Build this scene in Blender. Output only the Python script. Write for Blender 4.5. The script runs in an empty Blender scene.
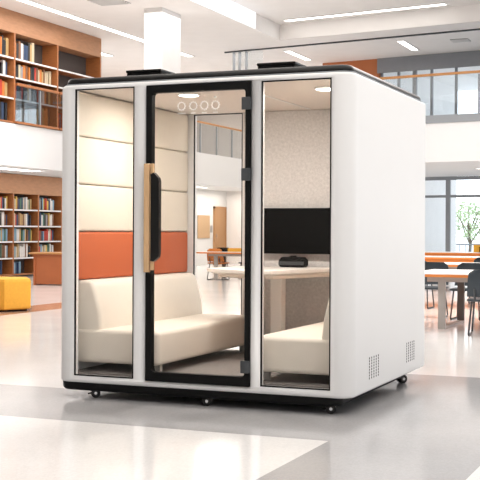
import bpy, bmesh, math, random
from mathutils import Vector, Matrix
random.seed(7)
S = bpy.context.scene
COL = S.collection
PI = math.pi

# ---------------------------------------------------------------- camera, world, light, exposure
YAW = 22.6
cam_d = bpy.data.cameras.new('camera'); cam = bpy.data.objects.new('camera', cam_d); COL.objects.link(cam)
cam_d.sensor_width = 36; cam_d.lens = 1150/480*36; cam_d.shift_y = -9/480
cam.location = (4.405, -7.195, 1.21)
cam.rotation_euler = (Matrix.Rotation(math.radians(YAW), 4, 'Z') @ Matrix.Rotation(math.radians(90), 4, 'X') @ Matrix.Rotation(math.radians(0.27), 4, 'Z')).to_euler()
cam_d.clip_end = 500
S.camera = cam
S.view_settings.view_transform = 'Standard'; S.view_settings.look = 'None'
S.view_settings.gamma = 1; S.view_settings.use_curve_mapping = False
S.view_settings.exposure = -0.12

W = bpy.data.worlds.new('world'); S.world = W; W.use_nodes = True
nt = W.node_tree; bg = nt.nodes['Background']
tc = nt.nodes.new('ShaderNodeTexCoord'); sp = nt.nodes.new('ShaderNodeSeparateXYZ')
cr = nt.nodes.new('ShaderNodeValToRGB'); mr = nt.nodes.new('ShaderNodeMapRange')
nt.links.new(tc.outputs['Generated'], sp.inputs[0]); nt.links.new(sp.outputs['Z'], mr.inputs['Value'])
mr.inputs['From Min'].default_value = -0.1; mr.inputs['From Max'].default_value = 0.8
cr.color_ramp.elements[0].color = (0.96, 0.98, 1, 1); cr.color_ramp.elements[1].color = (0.80, 0.89, 1, 1)
nt.links.new(mr.outputs[0], cr.inputs[0]); nt.links.new(cr.outputs[0], bg.inputs['Color'])
bg.inputs['Strength'].default_value = 3.0

def area(name, loc, size, energy, color, rot=(0, 0, 0)):
    l = bpy.data.lights.new(name, 'AREA'); l.shape = 'RECTANGLE'; l.size, l.size_y = size
    l.energy = energy; l.color = color
    o = bpy.data.objects.new(name, l); COL.objects.link(o); o.location = loc; o.rotation_euler = rot
    return o
WARM = (1, 0.955, 0.91)
area('hall_fill_light', (3, -2, 6.45), (10, 10), 560, WARM)  # this and the next three: broad unseen fill lamps added to brighten the hall
area('hall_fill_light', (-8, 9, 6.05), (4, 16), 600, WARM)
area('hall_fill_light', (2, 10, 6.45), (10, 8), 1000, WARM)
area('hall_fill_light', (-8.5, 25, 6.05), (4, 9), 270, WARM)  # fill added because the back-left end was dim
area('balcony_soffit_light', (2, 21, 2.68), (8, 2.0), 80, WARM)
area('library_soffit_light', (-11.3, 18, 2.6), (1.0, 8), 36, WARM)
area('library_soffit_light', (-11.3, 28, 2.6), (1.0, 6), 110, WARM)
area('gallery_ceiling_light', (-12, 22, 6.05), (3, 12), 260, WARM)

# ---------------------------------------------------------------- materials
def mat(name, col, rough=0.5, metal=0, noise=0, scale=20, bump=0, emis=0, coat=0, spec=0.5, ecol=None, stretch=None):
    m = bpy.data.materials.new(name); m.use_nodes = True
    n = m.node_tree.nodes; L = m.node_tree.links; b = n['Principled BSDF']
    b.inputs['Base Color'].default_value = (*col, 1); b.inputs['Roughness'].default_value = rough
    b.inputs['Metallic'].default_value = metal; b.inputs['Coat Weight'].default_value = coat
    b.inputs['Specular IOR Level'].default_value = spec
    if emis:
        b.inputs['Emission Color'].default_value = (*(ecol or col), 1); b.inputs['Emission Strength'].default_value = emis
    if noise or bump:
        t = n.new('ShaderNodeTexCoord'); mp = n.new('ShaderNodeMapping'); nz = n.new('ShaderNodeTexNoise')
        L.new(t.outputs['Object'], mp.inputs[0]); L.new(mp.outputs[0], nz.inputs['Vector'])
        if stretch: mp.inputs['Scale'].default_value = stretch
        nz.inputs['Scale'].default_value = scale; nz.inputs['Detail'].default_value = 6
        if noise:
            r = n.new('ShaderNodeValToRGB'); L.new(nz.outputs['Fac'], r.inputs[0])
            r.color_ramp.elements[0].position = 0.3; r.color_ramp.elements[1].position = 0.7
            r.color_ramp.elements[0].color = (*[c*(1-noise) for c in col], 1)
            r.color_ramp.elements[1].color = (*[min(1, c*(1+noise)) for c in col], 1)
            L.new(r.outputs[0], b.inputs['Base Color'])
        if bump:
            bp = n.new('ShaderNodeBump'); bp.inputs['Strength'].default_value = bump; bp.inputs['Distance'].default_value = 0.01
            L.new(nz.outputs['Fac'], bp.inputs['Height']); L.new(bp.outputs[0], b.inputs['Normal'])
    return m

def glass(name, tint=(1, 1, 1), refl=0.5, rough=0.0):
    m = bpy.data.materials.new(name); m.use_nodes = True
    n = m.node_tree.nodes; L = m.node_tree.links
    n.remove(n['Principled BSDF'])
    tr = n.new('ShaderNodeBsdfTransparent'); tr.inputs[0].default_value = (*tint, 1)
    gl = n.new('ShaderNodeBsdfGlossy'); gl.inputs['Roughness'].default_value = rough
    fr = n.new('ShaderNodeFresnel'); fr.inputs[0].default_value = 1.45
    mu = n.new('ShaderNodeMath'); mu.operation = 'MULTIPLY'; mu.inputs[1].default_value = refl
    mx = n.new('ShaderNodeMixShader')
    L.new(fr.outputs[0], mu.inputs[0]); L.new(mu.outputs[0], mx.inputs[0])
    L.new(tr.outputs[0], mx.inputs[1]); L.new(gl.outputs[0], mx.inputs[2])
    L.new(mx.outputs[0], n['Material Output'].inputs[0])
    return m

M = {}
M['wall'] = mat('white_plaster', (0.74, 0.725, 0.71), 0.8, noise=0.02, scale=3)
M['ceil'] = mat('ceiling_paint', (0.86, 0.825, 0.80), 0.85, noise=0.02, scale=2)
M['fascia'] = mat('fascia_paint', (0.74, 0.74, 0.745), 0.8, noise=0.01, scale=2)
M['wood'] = mat('veneer_wood', (0.36, 0.13, 0.04), 0.5, noise=0.12, scale=2.5, stretch=(3, 3, 14))
M['wood_header'] = mat('light_veneer_wood', (0.42, 0.205, 0.10), 0.55, noise=0.10, scale=2.5, stretch=(2, 2, 9))
M['orange_wall'] = mat('orange_wood_panel', (0.50, 0.16, 0.055), 0.6, noise=0.08, scale=2)
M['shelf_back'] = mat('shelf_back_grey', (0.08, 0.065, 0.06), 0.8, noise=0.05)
M['shelf_edge'] = mat('shelf_white_edge', (0.75, 0.74, 0.73), 0.6)
M['dark_metal'] = mat('dark_frame_metal', (0.06, 0.065, 0.07), 0.45, metal=0.3)
M['grey_metal'] = mat('grey_window_metal', (0.27, 0.29, 0.31), 0.5, metal=0.2)
M['blind'] = mat('grey_blind', (0.27, 0.28, 0.30), 0.8, noise=0.03, scale=4)
M['rail'] = mat('wood_rail', (0.45, 0.21, 0.07), 0.45, noise=0.08, scale=6)
M['pane'] = glass('window_glass', (0.97, 0.99, 1.0), 0.4)
M['rail_glass'] = glass('railing_glass', (0.96, 0.98, 0.99), 0.5)
M['smoke_glass'] = glass('bookcase_glass', (0.84, 0.88, 0.90), 0.6, 0.0)
M['booth_glass'] = glass('booth_glass', (0.975, 0.97, 0.96), 0.22)
M['body'] = mat('white_lacquer', (0.76, 0.755, 0.75), 0.5, noise=0.006, scale=2)
M['black'] = mat('black_gloss', (0.005, 0.005, 0.005), 0.3, spec=0.3)
M['black_matte'] = mat('black_matte', (0.006, 0.006, 0.006), 0.55, spec=0.12)
M['cream'] = mat('cream_leather', (0.77, 0.71, 0.63), 0.62, noise=0.02, scale=14, bump=0.06)
M['cream_panel'] = mat('cream_panel_fabric', (0.74, 0.675, 0.58), 0.75, noise=0.02, scale=30, bump=0.08)
M['orange'] = mat('orange_fabric', (0.50, 0.115, 0.038), 0.75, noise=0.06, scale=40, bump=0.1)
M['felt'] = mat('grey_felt', (0.62, 0.60, 0.59), 0.95, noise=0.11, scale=48, bump=0.12)
M['carpet'] = mat('dark_carpet', (0.22, 0.20, 0.19), 0.95, noise=0.15, scale=60, bump=0.2)
M['booth_ceiling'] = mat('booth_ceiling', (0.68, 0.62, 0.575), 0.8, noise=0.02)
M['tabletop'] = mat('white_laminate', (0.82, 0.79, 0.75), 0.4)
M['table_edge'] = mat('beige_laminate_edge', (0.80, 0.73, 0.66), 0.5)
M['screen'] = mat('tv_screen', (0.003, 0.003, 0.003), 0.45, spec=0.06)
M['chrome'] = mat('caster_metal', (0.65, 0.65, 0.66), 0.25, metal=1)
M['oak'] = mat('oak_handle', (0.60, 0.38, 0.20), 0.5, noise=0.12, scale=8, stretch=(6, 6, 1))
M['light'] = mat('lamp_diffuser', (1, 0.97, 0.92), 0.5, emis=5)
M['booth_light'] = mat('booth_lamp', (1, 0.96, 0.9), 0.5, emis=6)
M['coffer_glow'] = mat('lit_coffer_glow', (0.9, 0.95, 1.0), 0.5, emis=0.75)  # glow stands in for daylight falling on the raised ceiling's side
M['yellow'] = mat('yellow_fabric', (0.74, 0.37, 0.04), 0.8, noise=0.05, scale=30, bump=0.1)
M['chair'] = mat('dark_chair_plastic', (0.018, 0.028, 0.038), 0.45)
M['chair_orange'] = mat('orange_chair_plastic', (0.60, 0.19, 0.03), 0.5)
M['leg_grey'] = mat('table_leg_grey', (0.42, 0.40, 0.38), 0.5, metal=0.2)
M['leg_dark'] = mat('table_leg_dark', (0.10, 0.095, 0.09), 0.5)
M['white_top'] = mat('library_tabletop', (0.84, 0.82, 0.80), 0.35)
M['orange_edge'] = mat('orange_table_edge', (0.70, 0.22, 0.04), 0.5)
M['desk'] = mat('desk_orange_wood', (0.36, 0.10, 0.03), 0.55, noise=0.06, scale=3)
M['door_wood'] = mat('oak_door', (0.42, 0.22, 0.09), 0.5, noise=0.10, scale=3, stretch=(4, 4, 1))
M['board'] = mat('pin_board', (0.52, 0.34, 0.19), 0.8, noise=0.04)
M['icon'] = mat('white_decal', (0.95, 0.94, 0.92), 0.6)
M['vent'] = mat('ceiling_vent_grey', (0.36, 0.34, 0.32), 0.7)
M['leaf'] = mat('tree_leaf', (0.56, 0.66, 0.42), 0.8, noise=0.3, scale=3)
M['bark'] = mat('tree_bark', (0.20, 0.16, 0.12), 0.9, noise=0.2, scale=8)
M['paving'] = mat('outdoor_paving', (0.62, 0.63, 0.64), 0.9, noise=0.05, scale=0.5)
M['facade'] = mat('pale_facade', (0.86, 0.89, 0.92), 0.8, noise=0.04, scale=0.6)
M['facade_window'] = mat('pale_facade_window', (0.62, 0.74, 0.82), 0.3)

# polished floor: large inlaid colour fields over a fine terrazzo
def floor_material():
    m = bpy.data.materials.new('polished_terrazzo'); m.use_nodes = True
    n = m.node_tree.nodes; L = m.node_tree.links; b = n['Principled BSDF']
    g = n.new('ShaderNodeNewGeometry'); s = n.new('ShaderNodeSeparateXYZ'); L.new(g.outputs['Position'], s.inputs[0])
    def math_(op, a, c=None):
        k = n.new('ShaderNodeMath'); k.operation = op
        for i, v in enumerate((a, c)):
            if v is None: continue
            if isinstance(v, (int, float)): k.inputs[i].default_value = v
            else: L.new(v, k.inputs[i])
        return k.outputs[0]
    X, Y = s.outputs['X'], s.outputs['Y']
    def band(v, lo, hi): return math_('MULTIPLY', math_('GREATER_THAN', v, lo), math_('LESS_THAN', v, hi))
    def field(x0, x1, y0, y1): return math_('MULTIPLY', band(X, x0, x1), band(Y, y0, y1))
    nz = n.new('ShaderNodeTexNoise'); nz.inputs['Scale'].default_value = 1.2; nz.inputs['Detail'].default_value = 8
    L.new(g.outputs['Position'], nz.inputs['Vector'])
    vz = n.new('ShaderNodeTexVoronoi'); vz.inputs['Scale'].default_value = 90; L.new(g.outputs['Position'], vz.inputs['Vector'])
    cur = None
    base = n.new('ShaderNodeRGB'); base.outputs[0].default_value = (0.87, 0.86, 0.85, 1); cur = base.outputs[0]
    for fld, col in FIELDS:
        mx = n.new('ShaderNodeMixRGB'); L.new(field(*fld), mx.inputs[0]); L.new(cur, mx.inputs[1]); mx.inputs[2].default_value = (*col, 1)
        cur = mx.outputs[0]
    mx = n.new('ShaderNodeMixRGB'); mx.blend_type = 'MULTIPLY'; mx.inputs[0].default_value = 1
    r = n.new('ShaderNodeMapRange'); r.inputs['To Min'].default_value = 0.86; r.inputs['To Max'].default_value = 1.10
    L.new(nz.outputs['Fac'], r.inputs['Value']); L.new(cur, mx.inputs[1]); L.new(r.outputs[0], mx.inputs[2])
    m2 = n.new('ShaderNodeMixRGB'); m2.blend_type = 'MULTIPLY'; m2.inputs[0].default_value = 1
    r2 = n.new('ShaderNodeMapRange'); r2.inputs['To Min'].default_value = 0.93; r2.inputs['To Max'].default_value = 1.05
    L.new(vz.outputs['Color'], r2.inputs['Value']); L.new(mx.outputs[0], m2.inputs[1]); L.new(r2.outputs[0], m2.inputs[2])
    L.new(m2.outputs[0], b.inputs['Base Color'])
    b.inputs['Roughness'].default_value = 0.12; b.inputs['Specular IOR Level'].default_value = 0.6
    bp = n.new('ShaderNodeBump'); bp.inputs['Strength'].default_value = 0.04; bp.inputs['Distance'].default_value = 0.01
    L.new(nz.outputs['Fac'], bp.inputs['Height']); L.new(bp.outputs[0], b.inputs['Normal'])
    return m
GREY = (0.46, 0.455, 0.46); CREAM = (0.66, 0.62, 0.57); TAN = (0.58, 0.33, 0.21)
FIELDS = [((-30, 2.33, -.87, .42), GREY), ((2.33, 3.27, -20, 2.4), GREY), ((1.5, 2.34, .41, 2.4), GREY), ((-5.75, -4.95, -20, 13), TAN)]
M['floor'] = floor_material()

# ---------------------------------------------------------------- helpers
class MB:
    def __init__(s): s.b = bmesh.new()
    def _xf(s, vs, mtx):
        if mtx is not None: bmesh.ops.transform(s.b, matrix=mtx, verts=vs)
    def box(s, x0, x1, y0, y1, z0, z1, bev=0, seg=2, mtx=None):
        r = bmesh.ops.create_cube(s.b, size=1); vs = r['verts']
        for v in vs:
            v.co = Vector((x0+(v.co.x+.5)*(x1-x0), y0+(v.co.y+.5)*(y1-y0), z0+(v.co.z+.5)*(z1-z0)))
        if bev:
            es = list({e for v in vs for e in v.link_edges})
            q = bmesh.ops.bevel(s.b, geom=es, offset=bev, segments=seg, affect='EDGES', profile=0.5)
            vs = list({v for f in q['faces'] for v in f.verts} | {v for v in vs if v.is_valid})
        s._xf(vs, mtx); return s
    def tube(s, pts, r, n=10, closed=False):
        pts = [Vector(p) for p in pts]; rings = []; N = len(pts)
        for i, p in enumerate(pts):
            if closed: d = pts[(i+1) % N]-pts[i-1]
            else: d = pts[min(i+1, N-1)]-pts[max(i-1, 0)]
            d.normalize()
            up = Vector((0, 0, 1)) if abs(d.z) < .9 else Vector((0, 1, 0))
            a = d.cross(up).normalized(); c = a.cross(d)
            rings.append([s.b.verts.new(p+r*(math.cos(2*PI*k/n)*a+math.sin(2*PI*k/n)*c)) for k in range(n)])
        for i in range(N if closed else N-1):
            A, B = rings[i], rings[(i+1) % N]
            for k in range(n): s.b.faces.new((A[k], A[(k+1) % n], B[(k+1) % n], B[k]))
        if not closed: s.b.faces.new(rings[0][::-1]); s.b.faces.new(rings[-1])
        return s
    def loft(s, rings, caps=True):
        R = [[s.b.verts.new(Vector(p)) for p in ring] for ring in rings]; n = len(R[0])
        for A, B in zip(R[:-1], R[1:]):
            for k in range(n): s.b.faces.new((A[k], A[(k+1) % n], B[(k+1) % n], B[k]))
        if caps: s.b.faces.new(R[0][::-1]); s.b.faces.new(R[-1])
        return s
    def prism(s, poly, z0, z1): return s.loft([[(x, y, z0) for x, y in poly], [(x, y, z1) for x, y in poly]])
    def build(s, name, m, parent=None, smooth=None, keep=False):
        """world-coordinate mesh; with a parent the vertices become relative to it."""
        bmesh.ops.recalc_face_normals(s.b, faces=s.b.faces)
        me = bpy.data.meshes.new(name)
        if parent is not None: off = wloc(parent)
        elif keep: off = Vector((0, 0, 0))
        else:
            xs = [v.co for v in s.b.verts]
            off = Vector(((min(c.x for c in xs)+max(c.x for c in xs))/2, (min(c.y for c in xs)+max(c.y for c in xs))/2, min(c.z for c in xs)))
        for v in s.b.verts: v.co -= off
        if smooth:
            for f in s.b.faces: f.smooth = True
            for e in s.b.edges:
                if len(e.link_faces) == 2 and e.calc_face_angle(0) > math.radians(smooth): e.smooth = False
        s.b.to_mesh(me); s.b.free()
        me.materials.append(m)
        o = bpy.data.objects.new(name, me); COL.objects.link(o)
        if parent is not None: o.parent = parent
        else: o.location = off
        return o
def wloc(o):
    v = Vector(o.location)
    while o.parent: o = o.parent; v += o.location
    return v
def tag(o, label=None, cat=None, group=None, kind=None):
    if label: o['label'] = label
    if cat: o['category'] = cat
    if group: o['group'] = group
    if kind: o['kind'] = kind
    return o
def thing(name, label, cat, loc, group=None):
    o = bpy.data.objects.new(name, None); COL.objects.link(o); o.location = loc; o.empty_display_size = 0.1
    return tag(o, label, cat, group)
def struct(name, mb, m): return tag(mb.build(name, m), kind='structure')
def sbox(name, a, m, bev=0): return struct(name, MB().box(*a, bev=bev), m)
def children(o): return [c for c in bpy.data.objects if c.parent == o]
def dup(o, loc=None, rz=None, label=None, parent=None):
    kids = children(o)
    c = o.copy(); COL.objects.link(c); c.parent = parent
    if loc is not None: c.location = loc
    if rz is not None: c.rotation_euler = (0, 0, rz)
    if label: c['label'] = label
    for k in kids: dup(k, parent=c)
    return c
def rrect(x0, x1, y0, y1, r, n=8):
    P = []
    for cx, cy, a0 in ((x1-r, y1-r, 0), (x0+r, y1-r, 90), (x0+r, y0+r, 180), (x1-r, y0+r, 270)):
        for k in range(n+1):
            a = math.radians(a0+90*k/n); P.append((cx+r*math.cos(a), cy+r*math.sin(a)))
    return P
def slab(mb, x0, x1, y0, y1, z0, z1, r, e, n=8, top=True, bottom=True, seg=4):
    """rounded plan slab with rounded horizontal edges of radius e"""
    rings = []
    for k in range(seg+1):
        a = PI/2*k/seg
        if bottom: d = e*(1-math.sin(a)); rings.append((d, z0+e*(1-math.cos(a))))
    if not bottom: rings.append((0, z0))
    for k in range(seg+1):
        a = PI/2*k/seg
        if top: rings.append((e*(1-math.cos(a)), z1-e*(1-math.sin(a))))
    if not top: rings.append((0, z1))
    mb.loft([[(x, y, z) for x, y in rrect(x0+d, x1-d, y0+d, y1-d, max(r-d, .001), n)] for d, z in rings])
    return mb

# ---------------------------------------------------------------- the setting
H = 6.15; HC = 6.55
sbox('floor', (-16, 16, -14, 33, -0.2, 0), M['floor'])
CE = MB()
def trim_y(x): return 21.9-.158*(x+8.15)
def edge_y(x): return 20.65-.158*(x+6.1)
CE.box(-16, -6.1, -14, 33, H, H+.12)
CE.prism([(-6.1, edge_y(-6.1)), (16, edge_y(16)), (16, 33), (-6.1, 33)], H, H+.12)
CE.prism([(-6.1, -14), (16, -14), (16, edge_y(16)), (-6.1, edge_y(-6.1))], HC, HC+.12)
CE.box(-6.22, -6.1, -14, edge_y(-6.1), H+.12, HC)
CE.prism([(-6.1, edge_y(-6.1)), (16, edge_y(16)), (16, edge_y(16)+.12), (-6.1, edge_y(-6.1)+.12)], H+.12, HC)
struct('ceiling', CE, M['ceil'])
sbox('daylight_block_right', (16, 16.2, -6, 9, 0, HC), M['wall'])  # unseen partial wall, added to cut daylight reaching the booth side
struct('trim_1', MB().prism([(-8.2, trim_y(-8.2)), (16, trim_y(16)), (16, trim_y(16)+.06), (-8.2, trim_y(-8.2)+.06)], H-.035, H), M['dark_metal'])
sbox('wall_front', (-16, 16, -14.2, -14, 0, HC), M['wall'])  # unseen wall behind the camera, put in to hold back world light
sbox('trim_2', (-6.1, -6.07, 6, 18.9, H+.02, HC-.001), M['coffer_glow'])  # bright coffer side, its daylight imitated by emission
sbox('wall_gallery', (-14.6, -14.4, -14, 33, 3.61, H), M['wall'])
sbox('wall_left', (-12.9, -12.7, -14, 31.4, 0, 2.65), M['wall'])
sbox('wall_back_left', (-14.4, -6.0, 31.4, 31.6, 0, H), M['ceil'])
# gallery slab on the left, its white fascia
sbox('trim_3', (-14.4, -10.3, -14, 31.4, 2.65, 3.61), M['fascia'])
# white wall between the library shelves and the far door
sbox('wall_left_end', (-12.7, -12.2, 20.3, 31.4, 0, 2.65), M['wall'])
# right gallery slab and upper wall
sbox('trim_4', (-5.2, 16, 18.0, 24.3, 2.75, 3.61), M['fascia'])
sbox('trim_5', (-5.2, 16, 17.97, 18.0, 3.61, 3.78), M['grey_metal'])
sbox('wall_back_return', (-6.2, -6.0, 24.3, 31.4, 0, H), M['wall'])
sbox('wall_back_orange', (-7.4, -5.6, 24.2, 24.4, 3.61, H), M['orange_wall'])
sbox('wall_back_lower', (-6.2, -5.6, 24.3, 24.5, 0, 3.61), M['wall'])

def window_wall(name, x0, x1, Y, z0, z1, xs, zs, fr=0.08, thick=None):
    mb = MB()
    for x in [x0+fr/2]+xs+[x1-fr/2]:
        w = (thick or {}).get(x, fr); mb.box(x-w/2, x+w/2, Y+.03, Y+.09, z0, z1)
    for z, h in zs: mb.box(x0, x1, Y+.035, Y+.085, z-h/2, z+h/2)
    w = struct(name, mb, M['grey_metal'])
    p = MB().box(x0, x1, Y+.06, Y+.07, z0, z1).build('glass_pane', M['pane'], w)
    return w
window_wall('window_1', -5.6, 16, 24.3, 3.61, H, [-5.04, -4.55, -4.04, -3.32, -1.6, 0.2, 2, 4, 6, 8, 10, 12, 14], [(3.66, .1), (6.1, .1)], 0.07, {-4.55: .12})
window_wall('window_2', -5.6, 16, 24.3, 0.0, 2.75, [-3.54, -1.2, 1.2, 4.3, 7.4, 10.5, 13.6], [(2.2, .07), (2.7, .1), (.08, .16)], 0.07, {-3.54: .13})
b = MB().box(-5.6, 16, 24.1, 24.13, 5.72, H-.01).build('window_blind', M['blind'])
tag(b, 'long grey roller blind across the top of the upper gallery windows', 'blind')

# far door and wall pieces under the left gallery
d = struct('door_1', MB().box(-12.2, -12.16, 30.28, 31.2, 0, 2.0, bev=.005), M['door_wood'])
MB().box(-12.16, -12.13, 30.36, 30.40, .98, 1.1).build('door_handle', M['chrome'], d)
fr_ = MB(); fr_.box(-12.2, -12.14, 30.2, 30.28, 0, 2.08); fr_.box(-12.2, -12.14, 31.2, 31.28, 0, 2.08); fr_.box(-12.2, -12.14, 30.2, 31.28, 2.0, 2.08)
fr_.build('door_frame', M['door_wood'], d)
tag(MB().box(-12.19, -12.165, 28.85, 29.85, .95, 1.75, bev=.005).build('pin_board', M['board']), 'plain tan pin board on the far white wall left of the door', 'pin board')
tag(MB().box(-12.19, -12.165, 29.95, 30.08, 1.15, 1.4, bev=.004).build('wall_switch_plate', M['vent']), 'small grey plate on white wall between pin board and door', 'wall plate')
tag(MB().box(-10.0, -9.9, 31.36, 31.4, 1.1, 1.35, bev=.01).build('wall_panel_box', M['board']), 'small tan box on the far beige wall right of the door', 'wall box')
sbox('window_3', (-9.75, -8.6, 31.34, 31.4, .6, 2.3), M['facade_window'])

# columns and gallery furniture
sbox('trim_6', (-7.42, -6.97, 15.6, 16.55, 0, H), M['wall'])
# hanging glazed screen frame
sc = thing('glazed_screen', 'dark framed glass screen hanging from ceiling right of the white column', 'glass screen', (-7.8, 21.15, 4.9))
for x in (-7.85, -7.68, -7.48): MB().box(x-.025, x+.025, 21.72, 21.80, 4.9, H-.05).build('post', M['grey_metal'], sc)
MB().box(-7.88, -7.0, 21.73, 21.79, 4.9, 4.96).build('bottom_rail', M['grey_metal'], sc)
MB().box(-7.85, -7.0, 21.755, 21.765, 4.96, H-.05).build('glass_panel', M['pane'], sc)

# railings
def railing(label, axis, fixed, a0, a1, step, zb, zt, name='glass_railing'):
    c = ((a0+a1)/2, fixed, zb) if axis == 'x' else (fixed, (a0+a1)/2, zb)
    t = thing(name, label, 'railing', c)
    def bx(u0, u1, w, z0, z1, **k):
        return MB().box(u0, u1, fixed-w, fixed+w, z0, z1, **k) if axis == 'x' else MB().box(fixed-w, fixed+w, u0, u1, z0, z1, **k)
    bx(a0, a1, .03, zt-.055, zt, bev=.01).build('handrail', M['rail'], t)
    bx(a0, a1, .008, zb, zt-.07).build('glass_panel', M['rail_glass'], t)
    n = int((a1-a0)/step)
    for i in range(n+1):
        u = a0+i*step; bx(u-.02, u+.02, .02, zb, zt-.07).build('post', M['grey_metal'], t)
    return t
railing('glass railing with wooden handrail on the right gallery edge', 'x', 18.1, -5.1, 15.9, 2.35, 3.78, 4.72)
railing('glass railing with wooden handrail on left gallery seen through booth', 'y', -10.4, 18.9, 31.2, 1.25, 3.61, 4.60)

# ---------------------------------------------------------------- ceiling lights and vents
def strip(label, x0, x1, y0, y1, z, group='recessed linear ceiling lights'):
    t = thing('ceiling_light', label, 'ceiling light', ((x0+x1)/2, (y0+y1)/2, z-.02), group)
    MB().box(x0, x1, y0, y1, z-.012, z-.002).build('diffuser', M['light'], t)
    f = MB(); e = .02
    f.box(x0-e, x0, y0-e, y1+e, z-.02, z-.001); f.box(x1, x1+e, y0-e, y1+e, z-.02, z-.001)
    f.box(x0, x1, y0-e, y0, z-.02, z-.001); f.box(x0, x1, y1, y1+e, z-.02, z-.001)
    f.build('trim_frame', M['shelf_edge'], t)
strip('long white linear ceiling light running past the white column', -9.5, -9.31, 9.0, 22.3, H)
strip('short ceiling light above the left gallery beyond the bookcase', -11.6, -11.4, 20.0, 21.4, H)
strip('wide linear light recessed across the raised central ceiling', -6.05, -1.75, 19.45, 19.65, HC)
strip('short ceiling light over the black fan housing beyond the dark trim', -6.6, -6.42, 22.3, 24.1, H)
strip('short ceiling light beyond dark trim above the upper windows', -3.3, -3.12, 21.8, 23.4, H)
strip('soffit light under the left gallery above the library shelves', -11.15, -10.7, 14.0, 16.7, 2.65)
strip('soffit light under left gallery seen through the booth glass', -11.4, -11.15, 26.0, 27.6, 2.65)
strip('small soffit light under the right gallery near the windows', -1.4, -.9, 20.6, 20.8, 2.75)
vt = thing('ceiling_vent', 'square grey air vent in ceiling above the upper bookcase', 'ceiling vent', (-7.75, 14.6, H-.03), 'ceiling air vents')
MB().box(-8.1, -7.4, 14.25, 14.95, H-.012, H-.002).build('backing', M['vent'], vt)
for i in range(6): MB().box(-8.1, -7.4, 14.30+i*.11, 14.34+i*.11, H-.03, H-.012).build('slat', M['shelf_edge'], vt)
v2 = dup(vt, loc=(-1.75, 22.3, H-.03), label='square grey air vent in ceiling above the right gallery')
v2.scale = (.65, .65, 1)

# the rear wing stands at a slight angle to the rest of the hall
PV = Vector((-2.2, 18.0, 0)); RM = Matrix.Rotation(math.radians(-9), 4, 'Z')
def swing(o, pv=PV):
    o.location = RM @ (o.location-pv)+pv; o.rotation_euler.z += math.radians(-9)
for o in list(COL.objects):
    if o.parent is None and (o.name in ('trim_4', 'trim_5', 'wall_back_orange', 'wall_back_lower', 'window_1', 'window_2', 'window_blind', 'wall_back_return')
        or (o.get('label') or '').startswith(('glass railing with wooden handrail on the right', 'wide linear light', 'small soffit light under the right'))):
        swing(o)

# ---------------------------------------------------------------- bookcases
BOOKCOL = {'black': (.02, .02, .022), 'dark blue': (.03, .06, .13), 'red': (.50, .05, .03), 'white': (.75, .73, .70), 'cream': (.62, .52, .36),
           'orange': (.62, .20, .04), 'grey': (.30, .30, .31), 'brown': (.22, .10, .05), 'light blue': (.22, .38, .50), 'tan': (.50, .33, .14), 'green': (.08, .17, .12), 'yellow': (.68, .45, .10)}
BM = {k: mat(k.replace(' ', '_')+'_book_cover', v, 0.6, noise=.1, scale=9) for k, v in BOOKCOL.items()}
PAL_U = ['black', 'black', 'grey', 'red', 'cream', 'brown', 'black', 'tan', 'orange', 'dark blue', 'white', 'brown', 'black']
PAL_L = ['white', 'dark blue', 'black', 'cream', 'grey', 'light blue', 'tan', 'white', 'brown', 'red', 'yellow', 'green', 'white']
ORD = ['first', 'second', 'third', 'fourth', 'fifth', 'sixth', 'seventh', 'eighth', 'ninth', 'tenth', 'eleventh', 'twelfth', 'thirteenth', 'fourteenth', 'fifteenth', 'sixteenth', 'seventeenth', 'eighteenth', 'nineteenth', 'twentieth', 'twenty-first', 'twenty-second', 'twenty-third', 'twenty-fourth', 'twenty-fifth', 'twenty-sixth', 'twenty-seventh', 'twenty-eighth']
_base = {}
def book_mesh(c):
    if c not in _base:
        b = bmesh.new(); q = bmesh.ops.create_cube(b, size=1)
        for v in b.verts: v.co.z += .5
        bmesh.ops.bevel(b, geom=[e for e in b.edges], offset=.04, segments=1, affect='EDGES')
        me = bpy.data.meshes.new('book'); b.to_mesh(me); b.free(); me.materials.append(BM[c]); _base[c] = me
    return _base[c]
NB = 0
def fill(xf, ya, yb, z, hmax, pal, frac, where, group, wmin, wmax):
    """row of books standing with spines at x = xf, facing +x"""
    global NB
    y = ya+.05; end = ya+(yb-ya)*frac-.05; i = 0
    while y < end and i < len(ORD):
        w = random.uniform(wmin, wmax)
        if random.random() < .07: y += .05
        if y+w > yb-.03: break
        c = random.choice(pal); h = hmax*random.uniform(.70, .92); dpt = random.uniform(.19, .25)
        o = bpy.data.objects.new('book', book_mesh(c)); COL.objects.link(o)
        o.scale = (dpt, w-.004, h); o.location = (xf-dpt/2, y+w/2, z)
        lab = f"{c} book, {ORD[i]} from left, {where}"
        tag(o, lab, 'book', group); NB += 1
        y += w; i += 1
def bookcase(name_label, xb, xf, ys, zs, ztop, zceil, header_mat):
    t = thing('bookcase', name_label, 'bookcase', ((xb+xf)/2, (ys[0]+ys[-1])/2, zs[0]-.03))
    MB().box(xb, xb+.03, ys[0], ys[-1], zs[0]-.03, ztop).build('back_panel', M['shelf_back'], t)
    MB().box(xb, xf, ys[0]-.03, ys[-1]+.03, ztop, zceil, bev=.004).build('header', header_mat, t)
    for y in ys: MB().box(xb, xf, y-.03, y+.03, zs[0]-.03, ztop).build('upright', M['wood'], t)
    for i, z in enumerate(zs):
        for a, b in zip(ys[:-1], ys[1:]):
            s = MB().box(xb+.03, xf-.02, a+.03, b-.03, z-.03, z).build('shelf', M['wood'], t)
            MB().box(xf-.02, xf-.005, a+.03, b-.03, z-.035, z+.003).build('front_edge', M['shelf_edge'] if i else M['wood'], s)
    return t
UY = [12.95, 14.84, 16.67, 18.75]; UZ = [3.66, 4.19, 4.67, 5.10]
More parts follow.
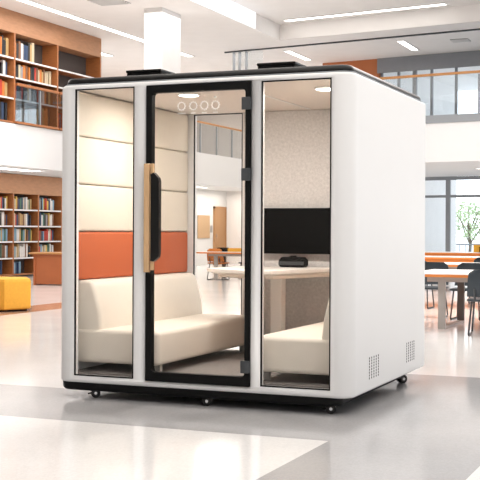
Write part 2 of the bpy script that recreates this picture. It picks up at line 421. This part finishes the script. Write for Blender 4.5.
ub = bookcase('tall wooden bookcase built in up on the left gallery', -10.75, -10.3, UY, UZ, 5.66, H-.002, M['wood_header'])
rows = ['bottom shelf', 'third shelf down', 'second shelf down', 'top shelf']
bays = ['left bay', 'middle bay', 'right bay']
fr = {(3, 0): .9, (3, 1): .5, (3, 2): 0, (2, 0): .85, (2, 1): .93, (2, 2): 0, (1, 0): .85, (1, 1): .95, (1, 2): .35, (0, 0): .8, (0, 1): .9, (0, 2): .3}
for r, z in enumerate(UZ):
    top = (UZ+[5.66])[r+1]-z-.03
    for k in range(3):
        ya, yb = UY[k], UY[k+1]
        if k == 0: ya = 13.95
        if fr[(r, k)] > 0:
            fill(-10.42, ya+.03 if k else ya, yb, z, top, PAL_U, fr[(r, k)], f"{rows[r]} in {bays[k]} of the gallery bookcase", 'books in the gallery bookcase', .06, .11)
# glass guard in front of the two lower gallery shelves
for k, lab in ((1, 'wood framed glass guard across the middle bay of gallery bookcase'), (2, 'wood framed glass guard across the right bay of gallery bookcase')):
    a, b = UY[k]+.03, UY[k+1]-.03
    t = thing('glass_guard', lab, 'glass guard', (-10.27, (a+b)/2, 3.63), 'glass guards on the gallery bookcase')
    MB().box(-10.295, -10.285, a, b, 3.67, 4.48).build('glass_panel', M['smoke_glass'], t)
    MB().box(-10.30, -10.24, a, b, 4.48, 4.54, bev=.008).build('top_rail', M['wood'], t)
    MB().box(-10.30, -10.24, a, b, 3.62, 3.67, bev=.008).build('bottom_rail', M['wood'], t)
    m_ = a+(b-a)*.56
    MB().box(-10.30, -10.26, m_-.02, m_+.02, 3.67, 4.48).build('post', M['grey_metal'], t)

LY = [15.3, 16.48, 17.66, 18.83, 20.0]; LZ = [0.08, .50, .92, 1.32, 1.74]
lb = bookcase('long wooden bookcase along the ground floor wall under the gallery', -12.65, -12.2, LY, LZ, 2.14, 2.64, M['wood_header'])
rows = ['bottom shelf', 'fourth shelf down', 'third shelf down', 'second shelf down', 'top shelf']
bays = ['', 'left bay', 'middle bay', 'right bay']
for r, z in enumerate(LZ):
    top = (LZ+[2.14])[r+1]-z-.03
    for k in (1, 2, 3):
        f = random.uniform(.78, .95) if k == 2 else random.uniform(.72, .86)
        if r == 0: f = .45 if k == 2 else .75
        ya = LY[k]+.03
        if k == 1: ya = 16.9; f = .95 if r != 0 else .6
        if k == 3 and r < 1: continue
        pal = PAL_L if r else ['dark blue', 'black', 'light blue', 'grey']
        fill(-12.32, ya, LY[k+1], z, top, pal, f, f"{rows[r]} in {bays[k]} of the ground-floor bookcase", 'books in the ground-floor bookcase', .05, .085)
# low wooden cabinet on the far gallery behind the glass railing
tag(MB().box(-14.3, -13.7, 22.0, 31.0, 3.61, 4.75, bev=.01).build('gallery_cabinet', M['door_wood']), 'long brown wooden cabinet on the gallery seen through booth glass', 'cabinet')

# ---------------------------------------------------------------- library furniture
# reading desk
dk = thing('reading_desk', 'orange-brown wooden desk with pale top beside the ground-floor bookcase', 'desk', (-8.6, 14.8, 0))
MB().box(-9.6, -7.6, 14.35, 15.2, .68, .72, bev=.008).build('desktop', M['rail'], dk)
MB().box(-9.45, -7.7, 14.42, 14.46, .03, .68).build('front_panel', M['desk'], dk)
for x in (-9.5, -7.7): MB().box(x, x+.05, 14.4, 15.15, 0, .68).build('side_panel', M['desk'], dk)
# ottoman
def ngon(cx, cy, r, n, a0): return [(cx+r*math.cos(a0+2*PI*k/n), cy+r*math.sin(a0+2*PI*k/n)) for k in range(n)]
ot = thing('ottoman', 'yellow six-sided fabric ottoman on the floor at far left', 'ottoman', (-5.56, 7.45, 0))
o_ = MB(); R_ = .46
o_.loft([[(x, y, z) for x, y in ngon(-5.56, 7.45, R_-d, 6, .12)] for d, z in ((.02, .03), (0, .05), (0, .44), (.012, .475), (.045, .49))])
o_.build('seat_body', M['yellow'], ot, smooth=None)
MB().prism(ngon(-5.56, 7.45, R_-.06, 6, .12), 0, .03).build('plinth', M['black_matte'], ot)

# library tables
def lib_table(label, x0, x1, y0, y1, z=.70, frames=(), group='white library tables with orange edges', modesty=False):
    t = thing('library_table', label, 'table', ((x0+x1)/2, (y0+y1)/2, 0), group)
    MB().box(x0, x1, y0, y1, z-.012, z, bev=.003).build('tabletop', M['white_top'], t)
    MB().box(x0+.005, x1-.005, y0+.005, y1-.005, z-.045, z-.012).build('edge_band', M['orange_edge'], t)
    MB().box(x0+.25, x1-.25, y0+.2, y0+.26, z-.11, z-.045).build('under_frame', M['leg_grey'], t)
    for x in frames:
        a, b = y0+.25, y1-.2
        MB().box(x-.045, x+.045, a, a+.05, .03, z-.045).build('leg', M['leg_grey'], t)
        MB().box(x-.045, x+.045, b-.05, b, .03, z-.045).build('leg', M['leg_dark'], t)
        MB().box(x-.045, x+.045, a, b, 0, .03).build('foot_rail', M['leg_grey'], t)
    if modesty: MB().box(x0+.1, x1-.1, y0+.05, y0+.08, z-.36, z-.045).build('modesty_panel', M['orange_edge'], t)
    return t
lib_table('nearest white library table with orange edge right of the booth', .80, 3.6, 6.75, 8.4, .70, (1.22, 3.2))
lib_table('second white library table from the booth, one behind the nearest', -.8, 3.4, 11.0, 12.1, .70, (-.3, 2.9))
lib_table('third white library table back, with orange front panel', -2.4, 3.4, 15.7, 16.7, .71, (-2, 1, 3), modesty=True)
lib_table('white library table farthest back under the gallery near windows', -2.4, 4.0, 20.3, 21.3, .72, (-2, 3.6), modesty=True)
lib_table('white library table seen through the booth glass', -7.42, -4.4, 18.4, 19.4, .70, (-7.0, -4.8), modesty=False)

# chairs: shell seat, upright back, sled legs; front of the chair faces +y of its own frame
def make_chair(name, label, m, loc, rz, group):
    t = thing(name, label, 'chair', (0, 0, 0), group)
    s = MB(); slab(s, -.23, .23, -.22, .22, .40, .43, .07, .013, 5, seg=2); s.build('seat', m, t, smooth=40)
    rings = []
    for k in range(9):
        f = k/8; z = .455+.32*f; y = -.225-.075*f-.02*math.sin(PI*f)
        w = .225*(1-.10*f)*(1 if f < .8 else math.sqrt(max(.12, 1-((f-.8)/.2)**2*.55)))
        ring = []
        for j in range(9):
            u = -1+2*j/8; ring.append((u*w, y+.05*(u*u), z))
        for j in range(8, -1, -1):
            u = -1+2*j/8; ring.append((u*w, y+.05*(u*u)+.016, z))
        rings.append(ring)
    MB().loft(rings).build('backrest', m, t, smooth=50)
    for sx in (-1, 1):
        MB().tube([(sx*.13, -.19, .415), (sx*.13, -.235, .46), (sx*.13, -.245, .55)], .012, 6).build('back_support', M['dark_metal'], t)
        MB().tube([(sx*.17, .15, .40), (sx*.20, .21, .02), (sx*.20, .19, .011), (sx*.20, -.22, .011), (sx*.20, -.24, .02), (sx*.17, -.15, .40)], .011, 6).build('leg', M['dark_metal'], t, smooth=60)
    t.location = loc; t.rotation_euler = (0, 0, rz)
    return t
G = 'dark chairs at the library tables'
ch = make_chair('library_chair', 'dark shell chair nearest, front of nearest table at the right edge', M['chair'], (1.90, 6.42, 0), .1, G)
for x, y, rz, lab in [
    (1.20, 8.75, PI, 'dark chair behind the nearest table, its back just above tabletop'),
    (0.62, 8.95, PI, 'dark chair behind the nearest table, beside the booth wall'),
    (2.6, 8.75, PI, 'dark chair behind the nearest table toward the right frame edge'),
    (0.0, 10.8, 0, 'dark chair tucked in front of the second table, beside booth'),
    (.72, 12.4, PI, 'dark chair behind the second table, by the right edge of the photo'),
    (-6.45, 19.5, PI, 'dark chair behind the table seen through booth glass, left one'),
    (-5.9, 19.5, PI, 'dark chair behind the table seen through booth glass, right one')]:
    dup(ch, loc=(x, y, 0), rz=rz, label=lab)
make_chair('library_chair', 'orange chair at left end of the table seen through booth glass', M['chair_orange'], (-7.05, 18.95, 0), 0, 'orange chairs at the far table')
def small_box(name, label, cat, a, m): tag(MB().box(*a, bev=.006).build(name, m), label, cat)
small_box('laptop_case', 'flat black case standing on farthest table near windows', 'case', (-.9, -.4, 20.5, 20.7, .72, .86), M['black_matte'])
small_box('storage_box', 'long yellow box on the farthest table near windows', 'box', (-1.1, 1.2, 20.8, 21.1, .72, .90), M['yellow'])
small_box('document_box', 'black box on the table seen through booth glass', 'box', (-6.98, -6.75, 18.7, 18.9, .70, .80), M['black_matte'])
small_box('paper_tray', 'yellow tray on the table seen through booth glass', 'tray', (-6.7, -6.35, 18.7, 18.9, .70, .79), M['yellow'])
small_box('equipment_case', 'low dark case on the table seen through booth glass, right end', 'case', (-6.15, -5.7, 18.7, 18.9, .70, .80), M['black_matte'])

# ---------------------------------------------------------------- outdoors beyond the windows
sbox('ground_outdoor', (-60, 80, 33, 140, -.25, -.05), M['paving'])
fn = thing('metal_fence', 'grey upright bar fence outside the ground floor windows', 'fence', (5, 34, -.05))
MB().box(-8, 18, 34, 34.04, .74, .79).build('top_rail', M['grey_metal'], fn)
bars = MB()
for i in range(130): bars.box(-8+i*.2, -7.98+i*.2, 34, 34.03, -.05, .74)
bars.build('bars', M['grey_metal'], fn)
def tree(cx, cy, h, r, label, n=800):
    t = thing('garden_tree', label, 'tree', (cx, cy, -.05), 'young trees outside the windows')
    tk = MB(); tk.tube([(cx, cy, -.05), (cx+.05, cy, h*.3), (cx-.03, cy, h*.6)], .06, 8)
    for k in range(7):
        a = k*2.4; tk.tube([(cx, cy, h*(.28+.04*k)), (cx+math.cos(a)*r*.6, cy+math.sin(a)*r*.6, h*(.55+.05*k))], .025, 5)
    tk.build('trunk', M['bark'], t)
    lf = MB(); rnd = random.Random(int(cx*10))
    for k in range(n):
        while True:
            p = Vector((rnd.uniform(-1, 1), rnd.uniform(-1, 1), rnd.uniform(-1, 1)))
            if .25 < p.length < 1: break
        q = Vector((cx+p.x*r, cy+p.y*r, h*.66+p.z*h*.34)); s_ = rnd.uniform(.05, .09)
        e = Matrix.Rotation(rnd.uniform(0, 6), 3, Vector((rnd.uniform(-1, 1), rnd.uniform(-1, 1), 1)).normalized())
        vs = [lf.b.verts.new(q+e@Vector(v)*s_) for v in ((1, 0, 0), (0, .5, .15), (-1, 0, 0), (0, -.5, .15))]
        lf.b.faces.new(vs)
    lf.build('foliage', M['leaf'], t)
tree(-4.35, 36.5, 2.5, .75, 'young leafy green tree outside the ground floor window, right of mullion')
tree(-1.9, 37.5, 2.9, .9, 'young leafy tree outside the window beyond the right frame edge')
def building(label, x0, x1, y0, y1, h):
    t = thing('office_building', label, 'building', ((x0+x1)/2, (y0+y1)/2, -.05), 'pale buildings outside')
    MB().box(x0, x1, y0, y1, -.05, h).build('wall', M['facade'], t)
    for k in range(int((x1-x0)/2.4)):
        for f in range(int(h/3.2)):
            MB().box(x0+.5+k*2.4, x0+1.9+k*2.4, y0-.05, y0, .8+f*3.2, 2.6+f*3.2).build('window', M['facade_window'], t)
building('pale blue building outside, left of the tree', -19, -13.2, 60, 70, 9.6)
building('pale tall building outside behind the tree', -9.0, 3.0, 85, 95, 12.8)

# ---------------------------------------------------------------- THE BOOTH
BW, BD = 2.2, 2.06
BL = -.035
booth = thing('office_booth', 'large white freestanding office booth with black framed glass door', 'office booth', (BW/2, BD/2, 0))
def outline(x0, x1, y0, y1, rf, rb, n=12):
    P = []
    for cx, cy, a0, r in ((x1-rb, y1-rb, 0, rb), (x0+rb, y1-rb, 90, rb), (x0+rf, y0+rf, 180, rf), (x1-rf, y0+rf, 270, rf)):
        for k in range(n+1):
            a = math.radians(a0+90*k/n); P.append((cx+r*math.cos(a), cy+r*math.sin(a)))
    return P
sh = MB(); e_ = .022; rings_ = []
for k in range(5): a = PI/2*k/4; rings_.append((e_*(1-math.sin(a)), .113+e_*(1-math.cos(a))))
for k in range(5): a = PI/2*k/4; rings_.append((e_*(1-math.cos(a)), 2.258-e_*(1-math.sin(a))))
sh.loft([[(x, y, z) for x, y in outline(BL+d, BW-d, d, BD-d, max(.11-d, .01), max(.05-d, .01))] for d, z in rings_])
shell = sh.build('shell', M['body'], booth, smooth=25)
LP = (.120, .60, .165, 2.225); DR = (.696, 1.491, .155, 2.228); RP = (1.563, 2.056, .165, 2.22)
RW = (.135, .60, .165, 2.232)
def boolean(o, a):
    c = MB().box(*a).build('cutter', M['body'])
    bpy.context.view_layer.update()
    md = o.modifiers.new('cut', 'BOOLEAN'); md.operation = 'DIFFERENCE'; md.object = c; md.solver = 'EXACT'
    dg = bpy.context.evaluated_depsgraph_get(); me = bpy.data.meshes.new_from_object(o.evaluated_get(dg))
    o.modifiers.remove(md); o.data = me; bpy.data.objects.remove(c)
for a in ((.03, 2.135, .055, 1.995, .165, 2.245), (LP[0], LP[1], -.1, .08, LP[2], LP[3]), (DR[0], DR[1], -.1, .08, DR[2], DR[3]),
          (RP[0], RP[1], -.1, .08, RP[2], RP[3]), (RW[0], RW[1], 1.97, 2.2, RW[2], RW[3])): boolean(shell, a)

lid = MB(); slab(lid, BL+.03, BW-.025, .03, BD-.03, 2.258, 2.312, .09, .035, 10, bottom=False); lid.build('roof_cap', M['black'], booth, smooth=40)
rm = MB(); slab(rm, BL+.018, BW-.012, .018, BD-.018, 2.256, 2.266, .10, .006, 10); rm.build('roof_trim', M['grey_metal'], booth, smooth=40)
sk = MB(); slab(sk, BL+.012, BW-.085, .012, BD-.25, .055, .115, .10, .03, 10, top=False); sk.build('base_skirt', M['black_matte'], booth, smooth=40)

# windows of the booth: frame with pane
def booth_window(a, y, nm='side_window'):
    w = .008; f = MB(); x0, x1, z0, z1 = a
    f.box(x0, x0+w, y, y+.014, z0, z1); f.box(x1-w, x1, y, y+.014, z0, z1); f.box(x0+w, x1-w, y, y+.014, z0, z0+w); f.box(x0+w, x1-w, y, y+.014, z1-w, z1)
    o = f.build(nm, M['black_matte'], booth)
    MB().box(x0+w, x1-w, y+.003, y+.010, z0+w, z1-w).build('pane', M['booth_glass'], o)
    return o
booth_window(LP, -.002); booth_window(RP, -.002); booth_window(RW, 1.995, 'rear_window')

# door: rounded black border around glass
def rr_xz(x0, x1, z0, z1, r, y, n=6): return [(x, y, z) for x, z in rrect(x0, x1, z0, z1, r, n)]
def ring_plate(mb, outer, inner, y0, y1, ro, ri):
    n = 6
    A = [mb.b.verts.new(p) for p in rr_xz(*outer, ro, y0, n)]; B = [mb.b.verts.new(p) for p in rr_xz(*inner, ri, y0, n)]
    C_ = [mb.b.verts.new(p) for p in rr_xz(*outer, ro, y1, n)]; D = [mb.b.verts.new(p) for p in rr_xz(*inner, ri, y1, n)]
    N = len(A)
    for k in range(N):
        j = (k+1) % N
        mb.b.faces.new((A[k], A[j], B[j], B[k])); mb.b.faces.new((C_[k], D[k], D[j], C_[j]))
        mb.b.faces.new((A[k], C_[k], C_[j], A[j])); mb.b.faces.new((B[k], B[j], D[j], D[k]))
door = MB(); ring_plate(door, (DR[0]+.003, DR[1]-.003, DR[2]+.003, DR[3]-.003), (.743, 1.450, .222, 2.172), -.012, .04, .006, .025)
door = door.build('door', M['black_matte'], booth)
MB().box(.735, 1.458, .008, .018, .215, 2.18).build('pane', M['booth_glass'], door)
for z in (2.03, 1.55, .25):
    h = MB(); h.box(1.425, 1.486, -.024, -.012, z, z+.085, bev=.004); h.tube([(1.486, -.016, z+.003), (1.486, -.016, z+.082)], .009, 8)
    h.build('hinge', M['dark_metal'], door)
# handle: flat oak bar with black bowed grip
hd = MB().box(.714, .756, -.075, -.045, .92, 1.675, bev=.004).build('handle', M['oak'], door)
tag(hd, 'oak bar of the door handle')
g = MB()
for pts in ([(.740, 1.60), (.764, 1.612), (.800, 1.575), (.806, 1.55), (.806, 1.05), (.800, 1.025), (.764, .995), (.740, 1.0), (.748, 1.05), (.748, 1.55)],):
    g.loft([[(x+.028, -.078, z) for x, z in pts], [(x+.028, -.04, z) for x, z in pts]])
for z in (1.60, .935): MB().box(.766, .785, -.07, -.045, z, z+.075, bev=.003).build('end_block', M['oak'], hd)
tag(g.build('grip', M['black'], hd), 'black bowed grip')
for z in (1.64, .945): MB().box(.728, .742, -.045, -.012, z-.012, z+.012).build('standoff', M['black_matte'], hd)
# four ring icons with tiny captions on the door glass
def icon_ring(px_x, z, r=.0265):
    mb = MB(); mb.tube([(px_x+r*math.cos(a*PI/10), .004, z+r*math.sin(a*PI/10)) for a in range(20)],   .0030, 6, closed=True)
    return mb
for i, x in enumerate((.965, 1.055, 1.138, 1.222)):
    mb = icon_ring(x, 2.072)
    for k in range(12):
        a = k*PI/6; R1 = .0335
        mb.box(x+R1*math.cos(a)-.0016, x+R1*math.cos(a)+.0016, .002, .005, 2.072+R1*math.sin(a)-.0016, 2.072+R1*math.sin(a)+.0016)
    n = (7, 4, 4, 4)[i]
    for k in range(n):
        u = x-(n-1)*.0045+k*.009; mb.box(u-.0025, u+.0025, .003, .005, 2.018, 2.026)
    if i == 3: mb.box(x-.006, x+.006, .002, .005, 2.122, 2.132)
    mb.build('glass_icon', M['icon'], door)

# ventilation grilles: dots punched in the side wall
for y0, z0 in ((.42, .205), (1.44, .215)):
    mb = MB()
    for i in range(5):
        for j in range(8):
            y = y0+i*.056; z = z0+j*.0195
            mb.tube([(BW-.004, y, z), (BW+.0012, y, z)], .0082, 8)
    mb.box(BW-.008, BW-.0015, y0-.01, y0+.234, z0-.01, z0+.147)
    mb.build('ventilation_grille', M['black_matte'], booth)

# casters
def caster(x, y, rz=0):
    c = thing('caster', None, None, (0, 0, 0)); c.name = 'caster'
    c.parent = booth; c.location = Vector((x, y, 0))-booth.location
    return c
for x, y, a in ((.235, .09, .5), (1.13, .07, .2), (2.02, .09, .3), (2.06, 1.80, .9), (.15, 1.85, .4), (1.1, 1.9, 0.0)):
    R = Matrix.Translation((x, y, 0)) @ Matrix.Rotation(a, 4, 'Z')
    def P(*v): return tuple(R @ Vector(v))
    hs = MB(); hs.tube([P(0, 0, .05), P(0, 0, .12)], .03, 14); hs.tube([P(.012, 0, .03), P(0, 0, .055)], .016, 8); hs.tube([P(-.045, 0, .028), P(-.02, 0, .034)], .006, 6)
    hs = hs.build('caster', M['black_matte'], booth, smooth=40)
    wh = MB()
    for o_y in (-.017, .017):
        wh.tube([P(.012, o_y-.009, .034), P(.012, o_y+.009, .034)], .034, 18)
    wh.build('wheel', M['black'], hs, smooth=40)
    hb = MB(); hb.tube([P(.012, -.0285, .034), P(.012, .0285, .034)], .011, 12); hb.build('hub', M['chrome'], hs, smooth=40)

# fan housings on the roof
def fan(x, y, label):
    t = thing('fan_housing', label, 'roof fan housing', (x, y, 2.312), 'black fan housings on the booth roof')
    MB().box(x-.145, x+.145, y-.12, y+.12, 2.313, 2.405, bev=.008).build('housing', M['black_matte'], t)
    MB().box(x-.148, x+.148, y-.125, y+.125, 2.405, 2.425, bev=.004).build('cover', M['black'], t)
    for k in range(3): MB().box(x-.12+k*.02, x-.11+k*.02, y-.123, y-.119, 2.345, 2.385).build('slot', M['leg_dark'], t)
fan(.39, .66, 'low black fan housing at left on the booth roof')
fan(1.46, .66, 'low black fan housing right of centre on the booth roof')

# interior: floor, ceiling, wall linings
MB().box(.035, 2.13, .08, 1.99, .166, .18).build('floor_carpet', M['carpet'], booth)
MB().box(.032, 2.133, .057, 1.993, 2.234, 2.244).build('ceiling_panel', M['booth_ceiling'], booth)
MB().box(1.235, 1.255, .12, 1.9, 2.228, 2.234).build('ceiling_light_strip', M['shelf_edge'], booth)
seams = [.18, .50, .845, 1.20, 1.548, 1.90, 2.231]
for side in (0, 1):
    for i, (a, b) in enumerate(zip(seams[:-1], seams[1:])):
        if i < 2: continue
        x0, x1 = (.032, .09) if side == 0 else (2.082, 2.133)
        o = MB().box(x0, x1,   .09, 1.985, a+.002, b-.002, bev=.02, seg=4).build('wall_panel', M['orange'] if i == 2 else M['cream_panel'], booth, smooth=60)
        if i == 2: o['label'] = 'orange padded wall panel'
MB().box(.625, 2.08, 1.965, 1.993, .182, 2.231, bev=.003).build('felt_wall', M['felt'], booth)
# downlights
for x in (.74, 1.82):
    o = MB().tube([(x, .6, 2.222), (x, .6, 2.233)], .085, 28).build('downlight', M['shelf_edge'], booth, smooth=40)
    MB().tube([(x, .6, 2.218), (x, .6, 2.2225)], .072, 28).build('diffuser', M['booth_light'], o, smooth=40)
    l = bpy.data.lights.new('downlight_lamp', 'AREA'); l.shape = 'DISK'; l.size = .14; l.energy = 21; l.color = (1, .955, .90)
    lo = bpy.data.objects.new('downlight_lamp', l); COL.objects.link(lo); lo.location = (x, .6, 2.212)

# benches
def bench(side):
    def X(v): return v if side == 0 else BW-v
    t = thing('bench', 'cream upholstered bench under the orange panel on booth left side' if side == 0 else 'cream upholstered bench on booth right side behind right pane', 'bench', (X(.42), 1.0, .18), 'cream benches inside the booth')
    XW = .035 if side == 0 else .07
    x0, x1 = sorted((X(XW), X(.735)))
    s = MB(); slab(s, x0, x1, .12, 1.96, .245, .49, .045, .035, 8, seg=5); s.build('seat', M['cream'], t, smooth=50)
    rings = []
    for y, d in ((.14, .025), (.15, .008), (.175, 0), (1.91, 0), (1.935, .008), (1.945, .025)):
        pts = [(XW, .48), (.262-d, .48), (.25-d, .60), (.205-d, .79-d), (.185-d, .825-d), (.155, .842-d), (XW, .842-d)]
        rings.append([(X(a), y, z) for a, z in pts])
    MB().loft(rings).build('backrest', M['cream'], t, smooth=50)
    for yy in (.22, 1.8): MB().box(X(.68)-.02, X(.68)+.02, yy, yy+.04, .18, .247).build('leg', M['leg_grey'], t)
bench(0); bench(1)

# table inside
tb = thing('booth_table', 'pale angled meeting table fixed at the booth rear wall', 'table', (1.1, 1.4, .18))
TP = [(.64, 1.94), (.61, 1.30), (.625, 1.20), (.68, 1.12), (1.18, .84), (1.25, .83), (1.30, .87), (1.50, 1.62), (1.56, 1.70), (1.72, 1.76), (1.9, 1.78), (1.9, 1.94)]
def inset(P, k, c=(1.15, 1.6)): return [(c[0]+(x-c[0])*k, min(1.94, c[1]+(y-c[1])*k)) for x, y in P]
MB().loft([[(x, y, z) for x, y in inset(TP, k)] for k, z in ((.97, .880), (1, .886), (1, .908), (.995, .911))]).build('tabletop', M['tabletop'], tb)
MB().loft([[(x, y, z) for x, y in inset(TP, k)] for k, z in ((.84, .842), (.86, .848), (.86, .865), (.97, .880))]).build('apron', M['table_edge'], tb)
MB().box(1.09, 1.19, 1.40, 1.5, .18, .845, bev=.01).build('leg', M['tabletop'], tb)
MB().box(.95, 1.3, 1.2, 1.7, .18, .20, bev=.004).build('foot_plate', M['tabletop'], tb)
# television
tv = thing('television', 'wide black flat television on the grey felt wall', 'television', (1.14, 1.93, 1.02))
MB().box(.785, 1.50, 1.895, 1.925, 1.02, 1.405, bev=.006).build('housing', M['black_matte'], tv)
MB().box(.795, 1.49, 1.893, 1.896, 1.03, 1.397).build('screen', M['screen'], tv)
MB().box(.98, 1.3, 1.92, 1.944, 1.1, 1.3).build('wall_bracket', M['dark_metal'], tv)
# conference camera bar
cb = thing('conference_speaker', 'black conference speaker on the table below the television', 'speaker', (1.14, 1.80, .911))
s = MB(); pts = [(1.03, .928), (1.045, .911), (1.24, .911), (1.255, .928), (1.255, .970), (1.23, .996), (1.055, .996), (1.03, .970)]
s.loft([[(x, 1.755, z) for x, z in pts], [(x, 1.745+.02, z) for x, z in pts], [(x, 1.85, z) for x, z in pts]]); s.build('body', M['black_matte'], cb)
MB().box(1.03, 1.25, 1.747, 1.756, .93, .96).build('speaker_grille', M['dark_metal'], cb)
MB().tube([(1.14, 1.80, .995), (1.14, 1.80, 1.008)], .03, 14).build('camera_neck', M['black'], cb)
print('books', NB)
